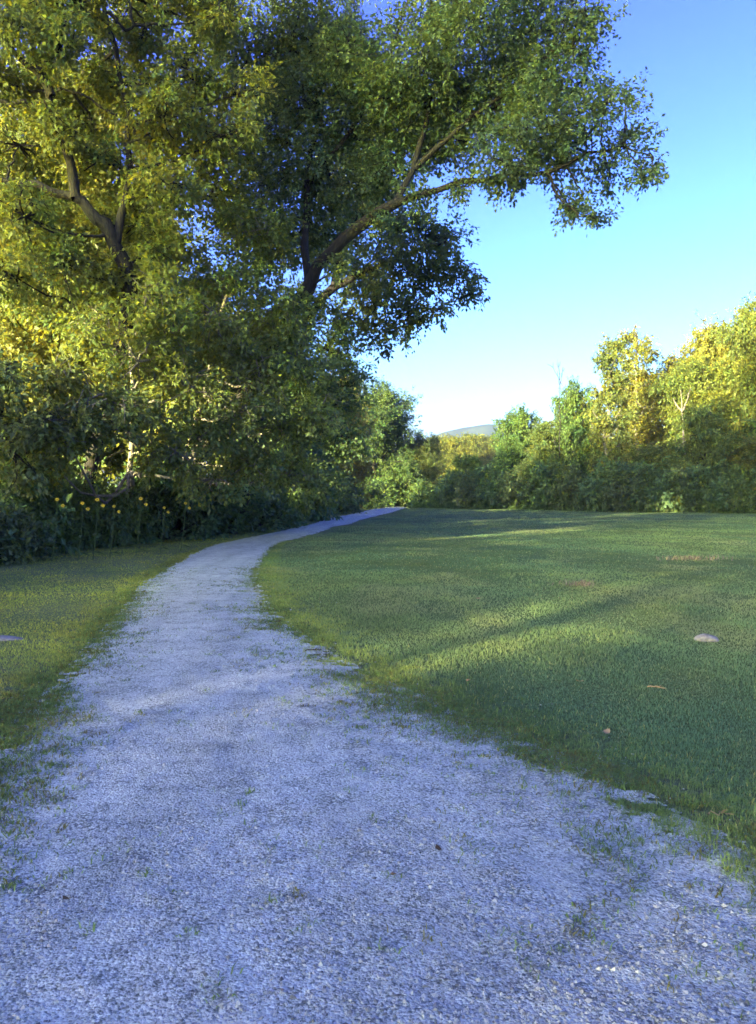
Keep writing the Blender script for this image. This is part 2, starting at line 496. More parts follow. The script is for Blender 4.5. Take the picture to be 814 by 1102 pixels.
def edge_turf(n):
    """the longer, denser fringe of grass creeping in over the stones"""
    m = MB()
    d = np.exp(rng.uniform(math.log(2.2), math.log(26), n)); side = rng.random(n) < 0.4
    y = d; off = rng.normal(0.18, 0.26, n) * np.clip(1.2 - y / 26, 0.2, 1)
    x = np.where(side, xl(y) - off / 0.85, xr(y) + off / 0.72)
    k = np.abs(x / y) < 0.64
    s = inside(x, y)
    clump = fbm(x * 7, y * 7, 47, 3)
    k &= rng.random(n) < np.clip((clump - 0.36) * 6, 0, 1) * np.clip(0.6 - s / 0.25, 0, 1)
    x, y, s, side = x[k], y[k], s[k], side[k]; n = len(x)
    h = rng.uniform(0.014, 0.05, n) * np.where(rng.random(n) < .06, 1.8, 1)
    t = grass_tint(x, y, n) * np.where(side[:, None], np.array([[1.45, 1.15, .62]]), np.array([[1.25, 1.12, .72]]))
    add_blades(m, x, y, np.maximum(gz(x, y), path_z(x, y) - .012), h, np.maximum(.0034, .0008 * y), t, lean=1.2)
    return m


tag(edge_turf(150000).build('edge_grass', M_GRASS), 'longer yellowish grass fringe creeping over both path edges', kind='stuff')
tag(lawn(760000).build('grass', M_GRASS), 'short mown grass blades covering lawn and verge', kind='stuff')


def edge_weeds(n_tufts):
    """small tufts of grass and weeds that push through the stones along both edges"""
    m = MB()
    d = np.exp(rng.uniform(math.log(2.2), math.log(16), n_tufts)); x = rng.uniform(-0.62, 0.62, n_tufts) * d; y = d
    s = np.minimum(x - xl(y), xr(y) - x)
    right = (xr(y) - x) < (x - xl(y))
    pr = np.where(right, np.exp(-np.clip(s, 0, 9) / 0.30), np.exp(-np.clip(s, 0, 9) / 0.17))
    pr = np.maximum(pr * np.clip((fbm(x * 1.6, y * 1.6, 61, 2) - .35) * 4, 0.1, 1), 0.002)
    k = (s > -0.35) & (rng.random(n_tufts) < pr)
    for X, Y in zip(x[k], y[k]):
        c = int(rng.integers(6, 22)); r = rng.uniform(0.012, 0.06)
        bx = X + rng.normal(0, r, c); by = Y + rng.normal(0, r, c)
        h = rng.uniform(0.012, 0.05, c); w = rng.uniform(0.0035, 0.007, c) * (1 + Y * 0.05)
        v = rng.uniform(0.7, 1.25)
        t = np.array([0.95, 0.92, 0.6]) * v * rng.uniform(0.75, 1.25, (c, 1))
        if rng.random() < 0.25: t = t * np.array([1.2, 0.75, 0.7])
        add_blades(m, bx, by, path_z(bx, by) - 0.004, h, w, t, lean=1.5)
    return m


tag(edge_weeds(90000).build('edge_weeds', M_GRASS), 'sparse weeds and grass tufts growing through the path edges', kind='stuff')


# ------------------------------------------------------------------ foliage
def leaf_quads(m, P, D, Nn, L, Wd, tint, mat=0):
    n = len(P)
    D = norm(D); S = norm(np.cross(D, Nn)); U = np.cross(S, D)
    L_ = L[:, None]; W2 = (L * Wd)[:, None] / 2
    fold = rng.uniform(0.0, 0.3, n)[:, None]
    a = P
    b = P + D * L_ * 0.45 + S * W2 + U * W2 * fold
    c = P + D * L_ - U * L_ * rng.uniform(0, 0.25, n)[:, None]
    d = P + D * L_ * 0.45 - S * W2 + U * W2 * fold
    v = np.stack([a, b, c, d], 1).reshape(-1, 3)
    f = (np.array([0, 1, 2, 3])[None] + (np.arange(n) * 4)[:, None])
    m.add(v, f, np.repeat(tint, 4, 0), mat)


def curve(p0, p1, bend, n=7, wob=0.0):
    t = np.linspace(0, 1, n)[:, None]
    mid = (np.asarray(p0) + np.asarray(p1)) / 2 + np.asarray(bend)
    c = (1 - t) ** 2 * np.asarray(p0) + 2 * t * (1 - t) * mid + t ** 2 * np.asarray(p1)
    if wob: c[1:-1] += rng.normal(0, wob, (n - 2, 3))
    return c


def spray_crown(crown, wood, blobs, leaf=0.16, ratio=0.62, per=14, dens=1.0, yellow=0.1, twigs=True, droop=0.35, spread=0.5, span=0.5):
    """blobs: list of (centre, (rx,ry,rz)); sprays of leaves on short twigs, gathered in uneven clumps"""
    dens_all = dens
    for c, r, *more in blobs:
        dens = dens_all * (more[0] if more else 1.0)
        c = np.asarray(c, float); r = np.asarray(r, float)
        rm = float(np.prod(r) ** (1 / 3))
        ns = max(5, int(dens * 13 * (rm / leaf / 8) ** 1.2))
        # clumps
        k = max(4, int(ns))
        dirs = norm(rng.normal(0, 1, (k, 3)))
        cent = c + dirs * r * (rng.random((k, 1)) ** 0.5) * 0.92
        per_clump = max(4, int(dens * 13 * (rm / leaf / 8) ** 0.8))
        A = (cent[:, None, :] + rng.normal(0, 1, (k, per_clump, 3)) * r * spread * 0.62).reshape(-1, 3)
        out = norm(A - c + rng.normal(0, 0.35, A.shape) * rm)
        O = norm(out + np.array([0, 0, -droop]) + rng.normal(0, 0.35, A.shape))
        M = len(A)
        if twigs:
            for q in range(0, M, 6):
                p0 = A[q] - O[q] * span * 0.8; p1 = A[q] + O[q] * span * 0.75
                wood.tube(np.stack([p0, (p0 + p1) / 2 + rng.normal(0, 0.03, 3), p1]), [0.012, 0.009, 0.004], 3)
            hub = c
            for q in range(min(k, 9)):
                wood.tube(curve(hub, cent[q], rng.normal(0, 0.12, 3) * rm, 5, 0.02 * rm), np.linspace(0.035, 0.012, 5), 4)
        t = rng.random((M, per, 1))
        side = rng.normal(0, 1, (M, per, 3))
        P = A[:, None, :] + O[:, None, :] * (t - 0.25) * span + side * 0.06
        LD = norm(O[:, None, :] * 0.75 + side * 0.6 + np.array([0, 0, -0.25]))
        up = norm(np.array([0, 0, 0.75]) + out[:, None, :] * 0.45 + rng.normal(0, 0.5, (M, per, 3)))
        ct = np.clip(rng.normal(1, 0.14, (k, 1)), 0.65, 1.4)
        ct = np.repeat(np.repeat(ct, per_clump, 0), per, 0)[:, 0] * np.clip(rng.normal(1, 0.18, M * per), 0.5, 1.6)
        hue = np.repeat(np.repeat(rng.normal(0, 0.1, k), per_clump), per) + rng.normal(0, 0.08, M * per)
        tint = np.stack([ct * (1 + hue * 1.0), ct * (1 + 0.25 * hue), ct * (1 - hue)], -1)
        yl = rng.random(M * per) < yellow * 0.4
        tint[yl] *= np.array([1.5, 1.32, 0.7])
        Ls = leaf * rng.uniform(0.65, 1.25, M * per)
        leaf_quads(crown, P.reshape(-1, 3), LD.reshape(-1, 3), up.reshape(-1, 3), Ls, np.full(M * per, ratio), np.clip(tint, 0.15, 3))


def px_blobs(lst, depth_jit=1.2, zs=0.85):
    out = []
    for px, py, rp, d in lst:
        dd = d + rng.uniform(-depth_jit, depth_jit)
        r = rp / F_ * dd
        out.append((at(px, py, dd), (r * 1.05, r * 1.1, r * zs)))
    return out


def trunk_flare(pts, r0, r1, n=14):
    pts = np.asarray(pts, float)
    t = np.linspace(0, len(pts) - 1, n)
    c = np.stack([np.interp(t, np.arange(len(pts)), pts[:, k]) for k in range(3)], -1)
    # soften corners
    for _ in range(2):
        c[1:-1] = (c[:-2] + 2 * c[1:-1] + c[2:]) / 4
    s = np.linspace(0, 1, n)
    rad = r0 + (r1 - r0) * s ** 0.8
    rad[0] *= 1.55; rad[1] *= 1.15
    c[1:-1] += rng.normal(0, 0.05, (n - 2, 3)); rad[1:-1] *= rng.uniform(0.88, 1.12, n - 2)
    return c, rad


def limb_to(wood, nodes, c, r=0.06):
    """branch from the nearest suitable node of the skeleton to a foliage clump"""
    nodes = np.asarray(nodes)
    d = np.linalg.norm(nodes - c, axis=1) + np.clip(nodes[:, 2] - c[2], 0, 9) * 1.6
    p0 = nodes[np.argmin(d)]
    L = np.linalg.norm(c - p0)
    if L < 0.3: return
    b = rng.normal(0, 0.1, 3) * L + np.array([0, 0, -0.1 * L])
    wood.tube(curve(p0, c, b, 8, 0.018 * L), np.linspace(min(r, 0.02 + 0.012 * L), 0.018, 8), 5)


# ------------------------------------------------------------------ the large trees beside the path (each from its own skeleton)
def skeleton_tree(name, label, base, trunk_pts, r0, r1, limbs, blobs, leaf=0.16, dens=1.0, bark=None, cmat=None, colour=(1, 1, 1), yellow=0.1, group=None, **kw):
    bark = bark or M_BARK; cmat = cmat or M_LEAF
    base = np.asarray(base, float)
    root = empty(name, base, label, 'tree', group)
    tw = MB(); c, rad = trunk_flare(trunk_pts, r0, r1, 16)
    tw.tube(c - base, rad, 10)
    nodes = [p for p in c[5:]]
    limb_objs = []
    for pts, a, b in limbs:
        lc, lr = trunk_flare(pts, a, b, 12); lr[0] = a; lr[1] = a
        lm = MB(); lm.tube(lc - base, lr, 8)
        nodes += list(lc[2:])
        limb_objs.append(lm)
    cm = MB(); wood = MB()
    for bc, *_ in blobs:
        limb_to(wood, nodes, bc)
    spray_crown(cm, wood, blobs, leaf=leaf, dens=dens, yellow=yellow, **kw)
    for arr in wood.v: arr -= base
    for arr in cm.v: arr -= base
    for k in range(len(wood.v)):
        tw.add(wood.v[k], wood.f[k] - wood_off(wood, k))
    child(tw.build('trunk', bark, root, smooth=True), root)
    for lm in limb_objs:
        child(lm.build('limb', bark, root, smooth=True), root)
    cr = child(cm.build('crown', cmat, root), root); cr.color = (*colour, 1)
    return root


def wood_off(w, k):
    if not hasattr(w, 'off') or len(w.off) != len(w.v):
        w.off = np.concatenate([[0], np.cumsum([len(q) for q in w.v])[:-1]])
    return int(w.off[k])


# --- leaning tree whose limb reaches over the lawn
hb = np.array([-7.7, 28.6, 0.0])
forkA = at(425, 222, 24.2)
hero_trunk = [hb, hb + np.array([0.5, -0.2, 2.4]), at(285, 400, 26.2), at(332, 300, 25.4), at(370, 258, 24.8), forkA]
hero_limbs = [
    ([forkA, at(480, 204, 23.6), at(530, 191, 23.2), at(580, 194, 22.8), at(625, 170, 22.4), at(670, 160, 22)], 0.12, 0.03),
    ([forkA, at(446, 185, 24.4), at(455, 130, 24.6), at(480, 70, 24.8), at(500, 0, 25), at(505, -70, 25)], 0.11, 0.04),
    ([at(446, 185, 24.4), at(500, 130, 24), at(560, 95, 23.5), at(600, 50, 23.2), at(615, 10, 23)], 0.09, 0.03),
    ([at(332, 300, 25.4), at(330, 210, 26), at(345, 120, 26.3), at(350, 20, 26.5), at(340, -90, 26.5)], 0.13, 0.05),
    ([at(335, 200, 26), at(390, 130, 25.5), at(420, 60, 25.2), at(440, 5, 25)], 0.09, 0.03),
]
hero_blobs = px_blobs([
    (700, 172, 20, 22), (668, 160, 30, 22), (630, 150, 34, 22.4), (648, 118, 24, 22.4), (598, 148, 38, 22.8), (672, 110, 12, 22.2),
    (450, 216, 15, 23), (500, 203, 13, 22.6), (535, 198, 15, 22.4), (405, 238, 14, 24), (365, 285, 14, 24.6), (560, 140, 42, 23.2), (540, 178, 24, 23), (590, 98, 40, 23), (614, 58, 34, 23), (626, 18, 30, 23), (570, 40, 46, 23.5),
    (548, 85, 44, 23.8), (510, 30, 48, 24), (500, 105, 46, 24), (500, 158, 32, 24), (455, 70, 44, 24.6), (448, 128, 44, 25), (470, 172, 26, 24.2),
    (402, 95, 46, 25.4), (392, 150, 44, 25.6), (360, 60, 46, 26.2), (338, 120, 48, 26.4), (350, 185, 42, 26.4), (318, 40, 46, 26.6), (395, 200, 28, 25.4),
    (306, 190, 40, 26.8), (300, 110, 40, 26.8), (270, 60, 44, 26.8), (265, 150, 42, 26.8), (280, 230, 42, 26.4), (310, 260, 36, 26), (345, 250, 32, 26.2), (380, 60, 40, 25.6), (425, 110, 40, 25), (420, 180, 30, 24.8), (470, 30, 40, 24.4), (530, 120, 40, 23.6), (625, 90, 26, 22.8), (605, 180, 26, 22.6), (626, 212, 22, 22.5), (614, 226, 14, 22.4), (634, 236, 12, 22.3), (560, 205, 16, 22.8), (575, 170, 22, 22.8),
    (690, 195, 14, 22), (655, 190, 18, 22.2),
    (590, -40, 46, 23.6), (520, -50, 60, 24.4), (545, -110, 50, 24.4), (330, -50, 60, 26.4), (390, -90, 55, 26), (300, -120, 60, 26.6), (460, -110, 55, 25), (350, -170, 55, 26.5),
])
hero_blobs = [(c, r, 0.76 if c[0] > 5.2 else 0.92 if c[0] > 2.8 else 1.05) for c, r in hero_blobs]
skeleton_tree('maple_tree', 'tall leaning maple whose long limb reaches over the lawn', hb, hero_trunk, 0.36, 0.16, hero_limbs, hero_blobs,
              leaf=0.122, dens=1.08, colour=(0.74, 0.95, 1.1), yellow=0.05, span=0.5, ratio=0.68)

# --- dark-limbed tree, upper left
tb = np.array([-9.2, 24.0, 0.0])
f2 = at(84, 215, 20.6)
t2_trunk = [tb, tb + np.array([0.25, -0.2, 2.5]), at(150, 330, 21.6), at(128, 262, 21), at(106, 236, 20.8), f2]
t2_limbs = [
    ([f2, at(60, 207, 20.4), at(30, 198, 20.2), at(-10, 196, 20), at(-60, 180, 19.6)], 0.13, 0.05),
    ([f2, at(82, 190, 20.6), at(72, 160, 20.4), at(60, 125, 20.2), at(58, 95, 20), at(28, 70, 19.8), at(2, 40, 19.4), at(-20, 0, 19)], 0.14, 0.05),
    ([at(60, 108, 20.1), at(40, 60, 20), at(35, 30, 20), at(52, 0, 20), at(60, -60, 20)], 0.1, 0.04),
    ([at(128, 262, 21), at(140, 210, 21.2), at(150, 150, 21.4), at(125, 70, 21.4), at(110, 0, 21.4), at(105, -80, 21.4)], 0.12, 0.05),
    ([at(150, 150, 21.4), at(145, 135, 21.2), at(105, 118, 21), at(70, 100, 20.8)], 0.07, 0.03),
    ([at(56, 116, 20), at(20, 116, 19.8), at(-20, 110, 19.6)], 0.08, 0.04),
    ([at(120, 20, 21.4), at(145, 45, 21.2), at(148, 10, 21), at(120, -30, 21)], 0.05, 0.03),
]
t2_blobs = px_blobs([
    (20, 30, 46, 19.5), (70, 55, 36, 20), (90, 10, 40, 20.6), (160, 35, 34, 21.2), (130, 95, 42, 21), (205, 85, 36, 21.2), (262, 108, 32, 21.4),
    (180, 135, 44, 21.4), (240, 150, 40, 21.6), (70, 150, 34, 20.6), (25, 160, 34, 20), (110, 175, 36, 20.6), (180, 200, 40, 21.4),
    (230, 215, 38, 21.8), (30, 235, 40, 20), (120, 300, 46, 20.6), (70, 285, 40, 20.4), (180, 270, 40, 21), (20, 300, 44, 19.6),
    (40, -50, 55, 20), (110, -70, 55, 21), (180, -40, 50, 21.4), (240, 20, 34, 22), (250, -70, 50, 22), (60, -130, 55, 20), (150, -130, 55, 21), (10, 90, 44, 22), (60, 100, 42, 23), (110, 60, 44, 23.5), (160, 90, 44, 23.5), (215, 40, 42, 24), (150, 5, 44, 23.5), (60, 5, 46, 23), (5, -10, 46, 22), (215, -20, 46, 24), (100, 140, 40, 23), (200, 120, 40, 24), (40, 200, 40, 22.5), (150, 240, 40, 23), (210, 170, 40, 24), (-50, 60, 50, 19.4), (-50, 170, 50, 19.4), (-45, -60, 50, 19.4),
], zs=0.75)
skeleton_tree('walnut_tree', 'dark limbed tree forking over the weeds with yellowed sunlit leaves', tb, t2_trunk, 0.26, 0.15, t2_limbs, t2_blobs,
              leaf=0.14, dens=1.05, colour=(1.0, 1.08, 0.8), yellow=0.16, span=0.48, spread=0.36)

# --- lower foliage: young trees in front of the wood
def young_tree(name, label, base, top, r0, blobs, bark, colour, yellow, leaf=0.15, dens=1.0, group=None):
    base = np.asarray(base, float)
    mid = (base + top) / 2 + np.array([0.15, 0, 0])
    return skeleton_tree(name, label, base, [base, base * 0.6 + mid * 0.4, mid, top], r0, r0 * 0.35, [], blobs, leaf=leaf, dens=dens, bark=bark, colour=colour, yellow=yellow, group=group, spread=0.36)


b1 = np.array([at(137, 560, 25.6)[0], 25.6, 0])
young_tree('young_tree', 'young tree with a pale trunk rising out of the flowering weeds', b1, at(140, 340, 24.6), 0.15,
           px_blobs([(100, 350, 42, 20), (150, 390, 40, 20.4), (70, 400, 40, 19.8), (120, 435, 34, 20), (190, 360, 40, 20.8), (205, 420, 38, 21), (170, 450, 26, 20.4), (235, 340, 36, 21.4), (160, 320, 36, 20.8), (112, 465, 26, 19.6), (75, 480, 30, 19.2), (165, 490, 28, 20.4), (195, 490, 30, 21), (45, 500, 28, 18.8), (95, 430, 30, 19.6)]),
           M_GREY, (0.95, 1.08, 0.85), 0.25, dens=0.95)
b2 = np.array([-9.8, 18.2, 0])
young_tree('young_tree', 'dark shrubby tree at the left edge above arching weeds', b2, at(10, 390, 18.4), 0.15,
           px_blobs([(5, 400, 40, 18), (40, 450, 40, 18.2), (-40, 420, 50, 17.8), (10, 480, 40, 17.8), (70, 470, 34, 18.6)]),
           M_BARK, (0.75, 0.9, 0.85), 0.06)
b3 = np.array([-7.9, 28.0, 0])
young_tree('young_tree', 'slender tree with sunlit leaves right of the pale trunk', b3, at(245, 320, 26.0), 0.13,
           px_blobs([(250, 300, 40, 24), (285, 345, 40, 24.4), (235, 380, 40, 24), (280, 410, 40, 24.2), (250, 450, 38, 23.8), (300, 460, 34, 24.2), (320, 385, 34, 25), (215, 470, 30, 23.6), (305, 330, 36, 24.4), (270, 500, 34, 23.8), (310, 510, 32, 24.4), (230, 515, 30, 23.6), (345, 440, 30, 25), (260, 250, 38, 24), (290, 260, 34, 24.4)]),
           M_GREY, (0.88, 1.06, 0.95), 0.15)
b4 = np.array([-5.9, 31.0, 0])
young_tree('young_tree', 'bushy dark green tree standing right behind the leaning maple', b4, at(335, 350, 31), 0.16,
           px_blobs([(330, 330, 34, 30.6), (350, 375, 36, 31), (310, 400, 34, 30.4), (345, 430, 36, 30.6), (320, 475, 34, 30.2), (360, 470, 32, 31), (300, 500, 30, 29.8), (350, 515, 26, 30.4), (290, 370, 34, 29.6), (375, 420, 30, 31.4), (335, 520, 28, 29.6)]),
           M_BARK, (0.72, 0.95, 0.95), 0.05)

# --- second overhanging tree, its lower lobe against the sky
t5 = np.array([-6.6, 36.0, 0])
skeleton_tree('ash_tree', 'rounder tree whose drooping lobe hangs below the maple limb', t5,
              [t5, t5 + np.array([0.4, 0, 3]), at(300, 380, 35.5), at(360, 310, 35)], 0.34, 0.2,
              [([at(360, 310, 35), at(400, 290, 34.6), at(440, 275, 34.4), at(480, 262, 34.2)], 0.18, 0.05),
               ([at(360, 310, 35), at(375, 250, 35), at(400, 200, 35), at(420, 140, 35)], 0.18, 0.06),
               ([at(440, 275, 34.4), at(446, 310, 34), at(452, 345, 33.8)], 0.07, 0.03)],
              px_blobs([(480, 258, 30, 34), (452, 248, 30, 34.4), (492, 300, 22, 34), (505, 318, 12, 34), (455, 300, 34, 34), (420, 285, 36, 34.4), (440, 340, 26, 33.8), (405, 330, 34, 34),
                        (380, 290, 34, 35), (375, 345, 32, 34.6), (415, 362, 20, 34), (470, 335, 14, 33.8), (420, 235, 36, 35), (385, 230, 36, 35.4), (390, 180, 40, 35.6), (350, 260, 36, 35.6), (420, 160, 36, 35.6)]),
              leaf=0.2, dens=1.0, colour=(0.86, 1.0, 0.98), yellow=0.12, span=0.6)


# ------------------------------------------------------------------ generic trees
def gen_tree(name, label, h, rad, cbase, nblob, leaf, dens, bark, cmat, r0, yellow=0.1, shape='round', group=None, sides=8, twigs=False, gap=0.0, cat='tree'):
    root = empty(name, (0, 0, 0), label, cat, group)
    tw = MB()
    top = np.array([rng.normal(0, 0.04 * h), rng.normal(0, 0.04 * h), h * 0.92])
    c = curve((0, 0, -0.2), top, (rng.normal(0, 0.05 * h), rng.normal(0, 0.05 * h), 0), 12, 0.008 * h)
    rr = np.linspace(r0, r0 * 0.18, 12); rr[0] *= 1.5
    tw.tube(c, rr, sides)
    nodes = list(c[3:])
    for k in range(5):
        z0 = rng.uniform(0.3, 0.65); p0 = c[int(z0 * 11)]
        a = rng.uniform(0, 6.28); L = rad * rng.uniform(0.5, 0.85)
        p1 = p0 + np.array([math.cos(a) * L, math.sin(a) * L, L * rng.uniform(0.5, 1.2)])
        lc = curve(p0, p1, (0, 0, -0.15 * L), 8, 0.02 * L)
        tw.tube(lc, np.linspace(r0 * 0.42, 0.03, 8), 6); nodes += list(lc[2:])
    blobs = []
    for k in range(nblob):
        t = (k + rng.random()) / nblob
        z = cbase + (h - cbase) * t
        if shape == 'round': pr = math.sin(math.pi * (0.12 + 0.8 * t)) ** 0.7
        elif shape == 'column': pr = 0.75 * (1 - t) ** 0.35 + 0.2
        elif shape == 'spread': pr = 0.45 + 0.6 * t if t < 0.75 else 1.1 * math.sin(math.pi * (1 - t) * 1.6 + 0.35)
        else: pr = 1 - 0.75 * t
        a = k * 2.4 + rng.normal(0, 0.5)
        d = rad * pr * rng.uniform(0.45, 0.85)
        br = rad * rng.uniform(0.26, 0.42) * (0.7 + 0.5 * pr)
        bc = np.array([math.cos(a) * d, math.sin(a) * d, min(z, h - br * 0.6)]) + np.array([top[0], top[1], 0]) * t
        blobs.append((bc, (br, br, br * rng.uniform(0.65, 0.9))))
        limb_to(tw, nodes, bc, r0 * 0.3)
    cm = MB()
    spray_crown(cm, tw, blobs, leaf=leaf, dens=dens, yellow=yellow, twigs=twigs, span=leaf * 3)
    child(tw.build('trunk', bark, root, smooth=True), root)
    child(cm.build('crown', cmat, root), root)
    return root


used = set()


def place(proto, x, y, sc, label, group=None, colour=None, rz=None):
    rz = rng.uniform(0, 6.28) if rz is None else rz
    z = float(gz(x, y)) - 0.05
    if proto.name not in used:
        used.add(proto.name)
        proto.location = (x, y, z); proto.rotation_euler = (0, 0, rz)
        proto.scale = sc if isinstance(sc, tuple) else (sc,) * 3
        proto['label'] = label
        if group: proto['group'] = group
        if colour:
            for c in CHILD[proto.name]:
                if c.name.startswith(('crown', 'foliage')): c.color = (*colour, 1)
        return proto
    return dup(proto, (x, y, z), rz, sc, label, group, colour)


rng = np.random.default_rng(101)
W1 = gen_tree('woodland_tree', 'x', 18, 5.2, 3.0, 34, 0.24, 1.0, M_BARK, M_LEAF, 0.34, 0.15, 'round')
W2 = gen_tree('woodland_tree', 'x', 17, 4.2, 2.0, 30, 0.22, 1.0, M_GREY, M_LEAF, 0.26, 0.25, 'column')
W4 = gen_tree('woodland_tree', 'x', 25, 6.4, 12.2, 30, 0.26, 1.15, M_BARK, M_LEAF, 0.4, 0.1, 'round')
W3 = gen_tree('woodland_tree', 'x', 15, 5.0, 1.2, 32, 0.22, 1.0, M_BARK, M_LEAF, 0.30, 0.1, 'round')

GW = 'woodland trees behind the big maple'
wood_spots = [
    (W1, -14.5, 29, .9, (1.1, 1.05, .8), 'tall yellow green tree showing between the dark forked limbs'),
    (W2, -10.2, 30.5, 1.02, (.95, 1, .9), 'upright tree directly behind the slender sunlit tree'),
    (W3, -21.5, 27, 1.05, (1.15, 1.05, .75), 'broad yellowish tree behind the shrubby dark tree'),
    (W1, -11.5, 38, .88, (.8, .95, .9), 'high dark crown filling the gap above the round drooping tree'),
    (W3, -18, 37, .95, (1.15, 1.08, .8), 'pale yellow crown deep in the wood behind the forked limbs'),
    (W2, -8.5, 43.5, .85, (.8, .98, .95), 'column shaped dark tree behind the drooping lobe'),
    (W3, -7.9, 51.5, .78, (.75, .95, .95), 'rounded blue green tree over the bend in the path'),
    (W1, -9.2, 61, .74, (.8, .95, .95), 'shaded tree next beyond the bend in the path'),
    (W3, -5.6, 66.5, .66, (.85, 1, .95), 'low round tree leaning over the far path'),
    (W2, -4.2, 82, .86, (1.25, 1.05, .75), 'tree with golden sunlit top where the wood ends'),
    (W3, -6.5, 76, .80, (1.0, 1, .85), 'green tree under the golden topped one'),
    (W2, 1.6, 113, .98, (1.0, 1.02, .8), 'tall golden tree closing the end of the path'),
    (W3, 6.2, 110, .70, (.9, 1, .9), 'low round green tree right of the path end'),
    (W3, -12.8, 31.5, .62, (.85, 1, .9), 'low dark tree deep behind the pale trunk and the dark limbed one'),
    (W3, -0.4, 105, 1.12, (.5, .7, .68), 'dark rounded tree at the far end of the wood beside the golden one'),
]
for (pr, x, y, s, c, lab) in wood_spots:
    place(pr, x, y, s, lab, None, c)
# trees out of view to the left and behind, which throw the long shadows over path and lawn
GS = 'shade trees outside the picture'
rng = np.random.default_rng(305)
sa, ca = math.sin(R(SUN_AZ - 180)), math.cos(R(SUN_AZ - 180))
for (pr, u, v, s) in [(W4, -11.3, -47, 1.0), (W4, -8.0, -53, 1.04), (W4, -5.0, -46, .95), (W4, -2.0, -47, .716), (W4, 3.5, -49, .78),
                      (W3, -14.2, -46, .66), (W3, -11.5, -49, .69), (W3, -9.0, -46, .69), (W3, -8.0, -49, .71), (W3, -5.9, -46, .515), (W3, -2.9, -47, .50), (W3, -4.4, -45, .42), (W3, -0.5, -48, .63), (W3, 1.6, -46, .62), (W3, 5, -47, .62), (W3, 8.5, -44, .7), (W3, -17.6, -1.7, .36), (W4, -9.5, -64, 1.2), (W4, -12.0, -62, 1.15)]:
    x, y = ca * u + sa * v, -sa * u + ca * v
    place(pr, x, y, s, 'leafy shade tree standing outside the picture beside the path', GS, (.95, 1, .9))

# ------------------------------------------------------------------ far tree line on the right
rng = np.random.default_rng(404)
F1 = gen_tree('field_tree', 'x', 18, 4.6, 3.5, 34, 0.34, 1.2, M_GREY, M_FAR, 0.3, 0.2, 'spread')
F2 = gen_tree('field_tree', 'x', 14, 3.8, 1.5, 30, 0.34, 1.2, M_BARK, M_FAR, 0.25, 0.1, 'round')
F3 = gen_tree('field_tree', 'x', 19, 2.6, 3.0, 28, 0.32, 1.1, M_GREY, M_FAR, 0.24, 0.25, 'column')
F4 = gen_tree('field_tree', 'x', 20, 6.0, 4.0, 40, 0.34, 1.1, M_GREY, M_FAR, 0.32, 0.3, 'spread')


def far(pr, px, d, ytop, wide, colour, label, group=None):
    hh = {F1: 18, F2: 14, F3: 19, F4: 20}[pr]; ww = {F1: 4.6, F2: 3.8, F3: 2.6, F4: 6.0}[pr]
    h = EYE + (HOR - ytop) / F_ * d
    w = wide / F_ * d
    s = h / hh; sx = w / ww
    return place(pr, (px - W_ / 2) / F_ * d, d, (sx, sx, s), label, group, colour)


DK = (0.66, 0.98, 0.92); GO = (1.12, 1.08, 0.75); MI = (1.0, 1.0, 0.85)
far(F2, 500, 100, 490, 18, DK, 'low dark tree at the left end of the far hedge')
far(F2, 556, 94, 440, 26, DK, 'dense dark tree in front of the far golden wood')
far(F2, 614, 86, 412, 22, DK, 'small dark crowned tree beside the bare snag')
far(F3, 652, 80, 364, 26, (.85, .95, .85), 'tall vine draped tree with a ragged narrow top')
far(F3, 688, 92, 356, 26, GO, 'thin feathery golden tree behind the vine draped one')
far(F4, 730, 98, 388, 44, GO, 'round golden tree behind the dead white trunk')
far(F2, 702, 76, 478, 28, (.85, 1.0, .9), 'broad dark green tree in front of the feathery trees')
far(F2, 752, 74, 440, 28, (.8, 1.0, .92), 'dark domed tree in front of the golden crown')
far(F4, 785, 90, 352, 46, GO, 'big golden spreading tree high at the right')
far(F1, 822, 80, 326, 40, (1.0, 1.08, .8), 'tallest golden tree at the right edge of the field')
far(F2, 812, 72, 470, 34, (1.0, 1.08, .8), 'yellow green leafy tree low at the right edge')
far(F1, 636, 104, 432, 24, GO, 'golden tree showing behind the small dark crown')
far(F3, 590, 108, 455, 26, MI, 'mid green tree behind the bare snag')
far(F1, 690, 104, 404, 32, (1.0, 1.06, .8), 'olive gold tree filling the row behind the vines')
far(F4, 860, 84, 340, 60, MI, 'wide tree mostly cut off by the right edge')
far(F2, 845, 76, 440, 44, DK, 'dark tree partly hidden by the right edge')

far(F1, 755, 84, 392, 40, (.95, 1.08, .8), 'yellow green tree filling the row right of the dead white trunk')
far(F2, 586, 86, 456, 22, (.8, 1, .9), 'rounded green tree left of the vine draped tree')
# far golden wood beyond, seen through the gap
GF = 'far golden wood seen in the gap'
for k, px in enumerate((452, 472, 490, 508, 527, 548, 572, 600, 640, 690, 740, 800)):
    far(F1 if k % 2 else F4, px + rng.uniform(-3, 3), 215 + rng.uniform(-22, 22), 472 + rng.uniform(-3, 4), 24 + rng.uniform(-2, 4), (1.0, 1.05, .8),
        'golden sunlit tree of the far wood seen through the gap', GF)


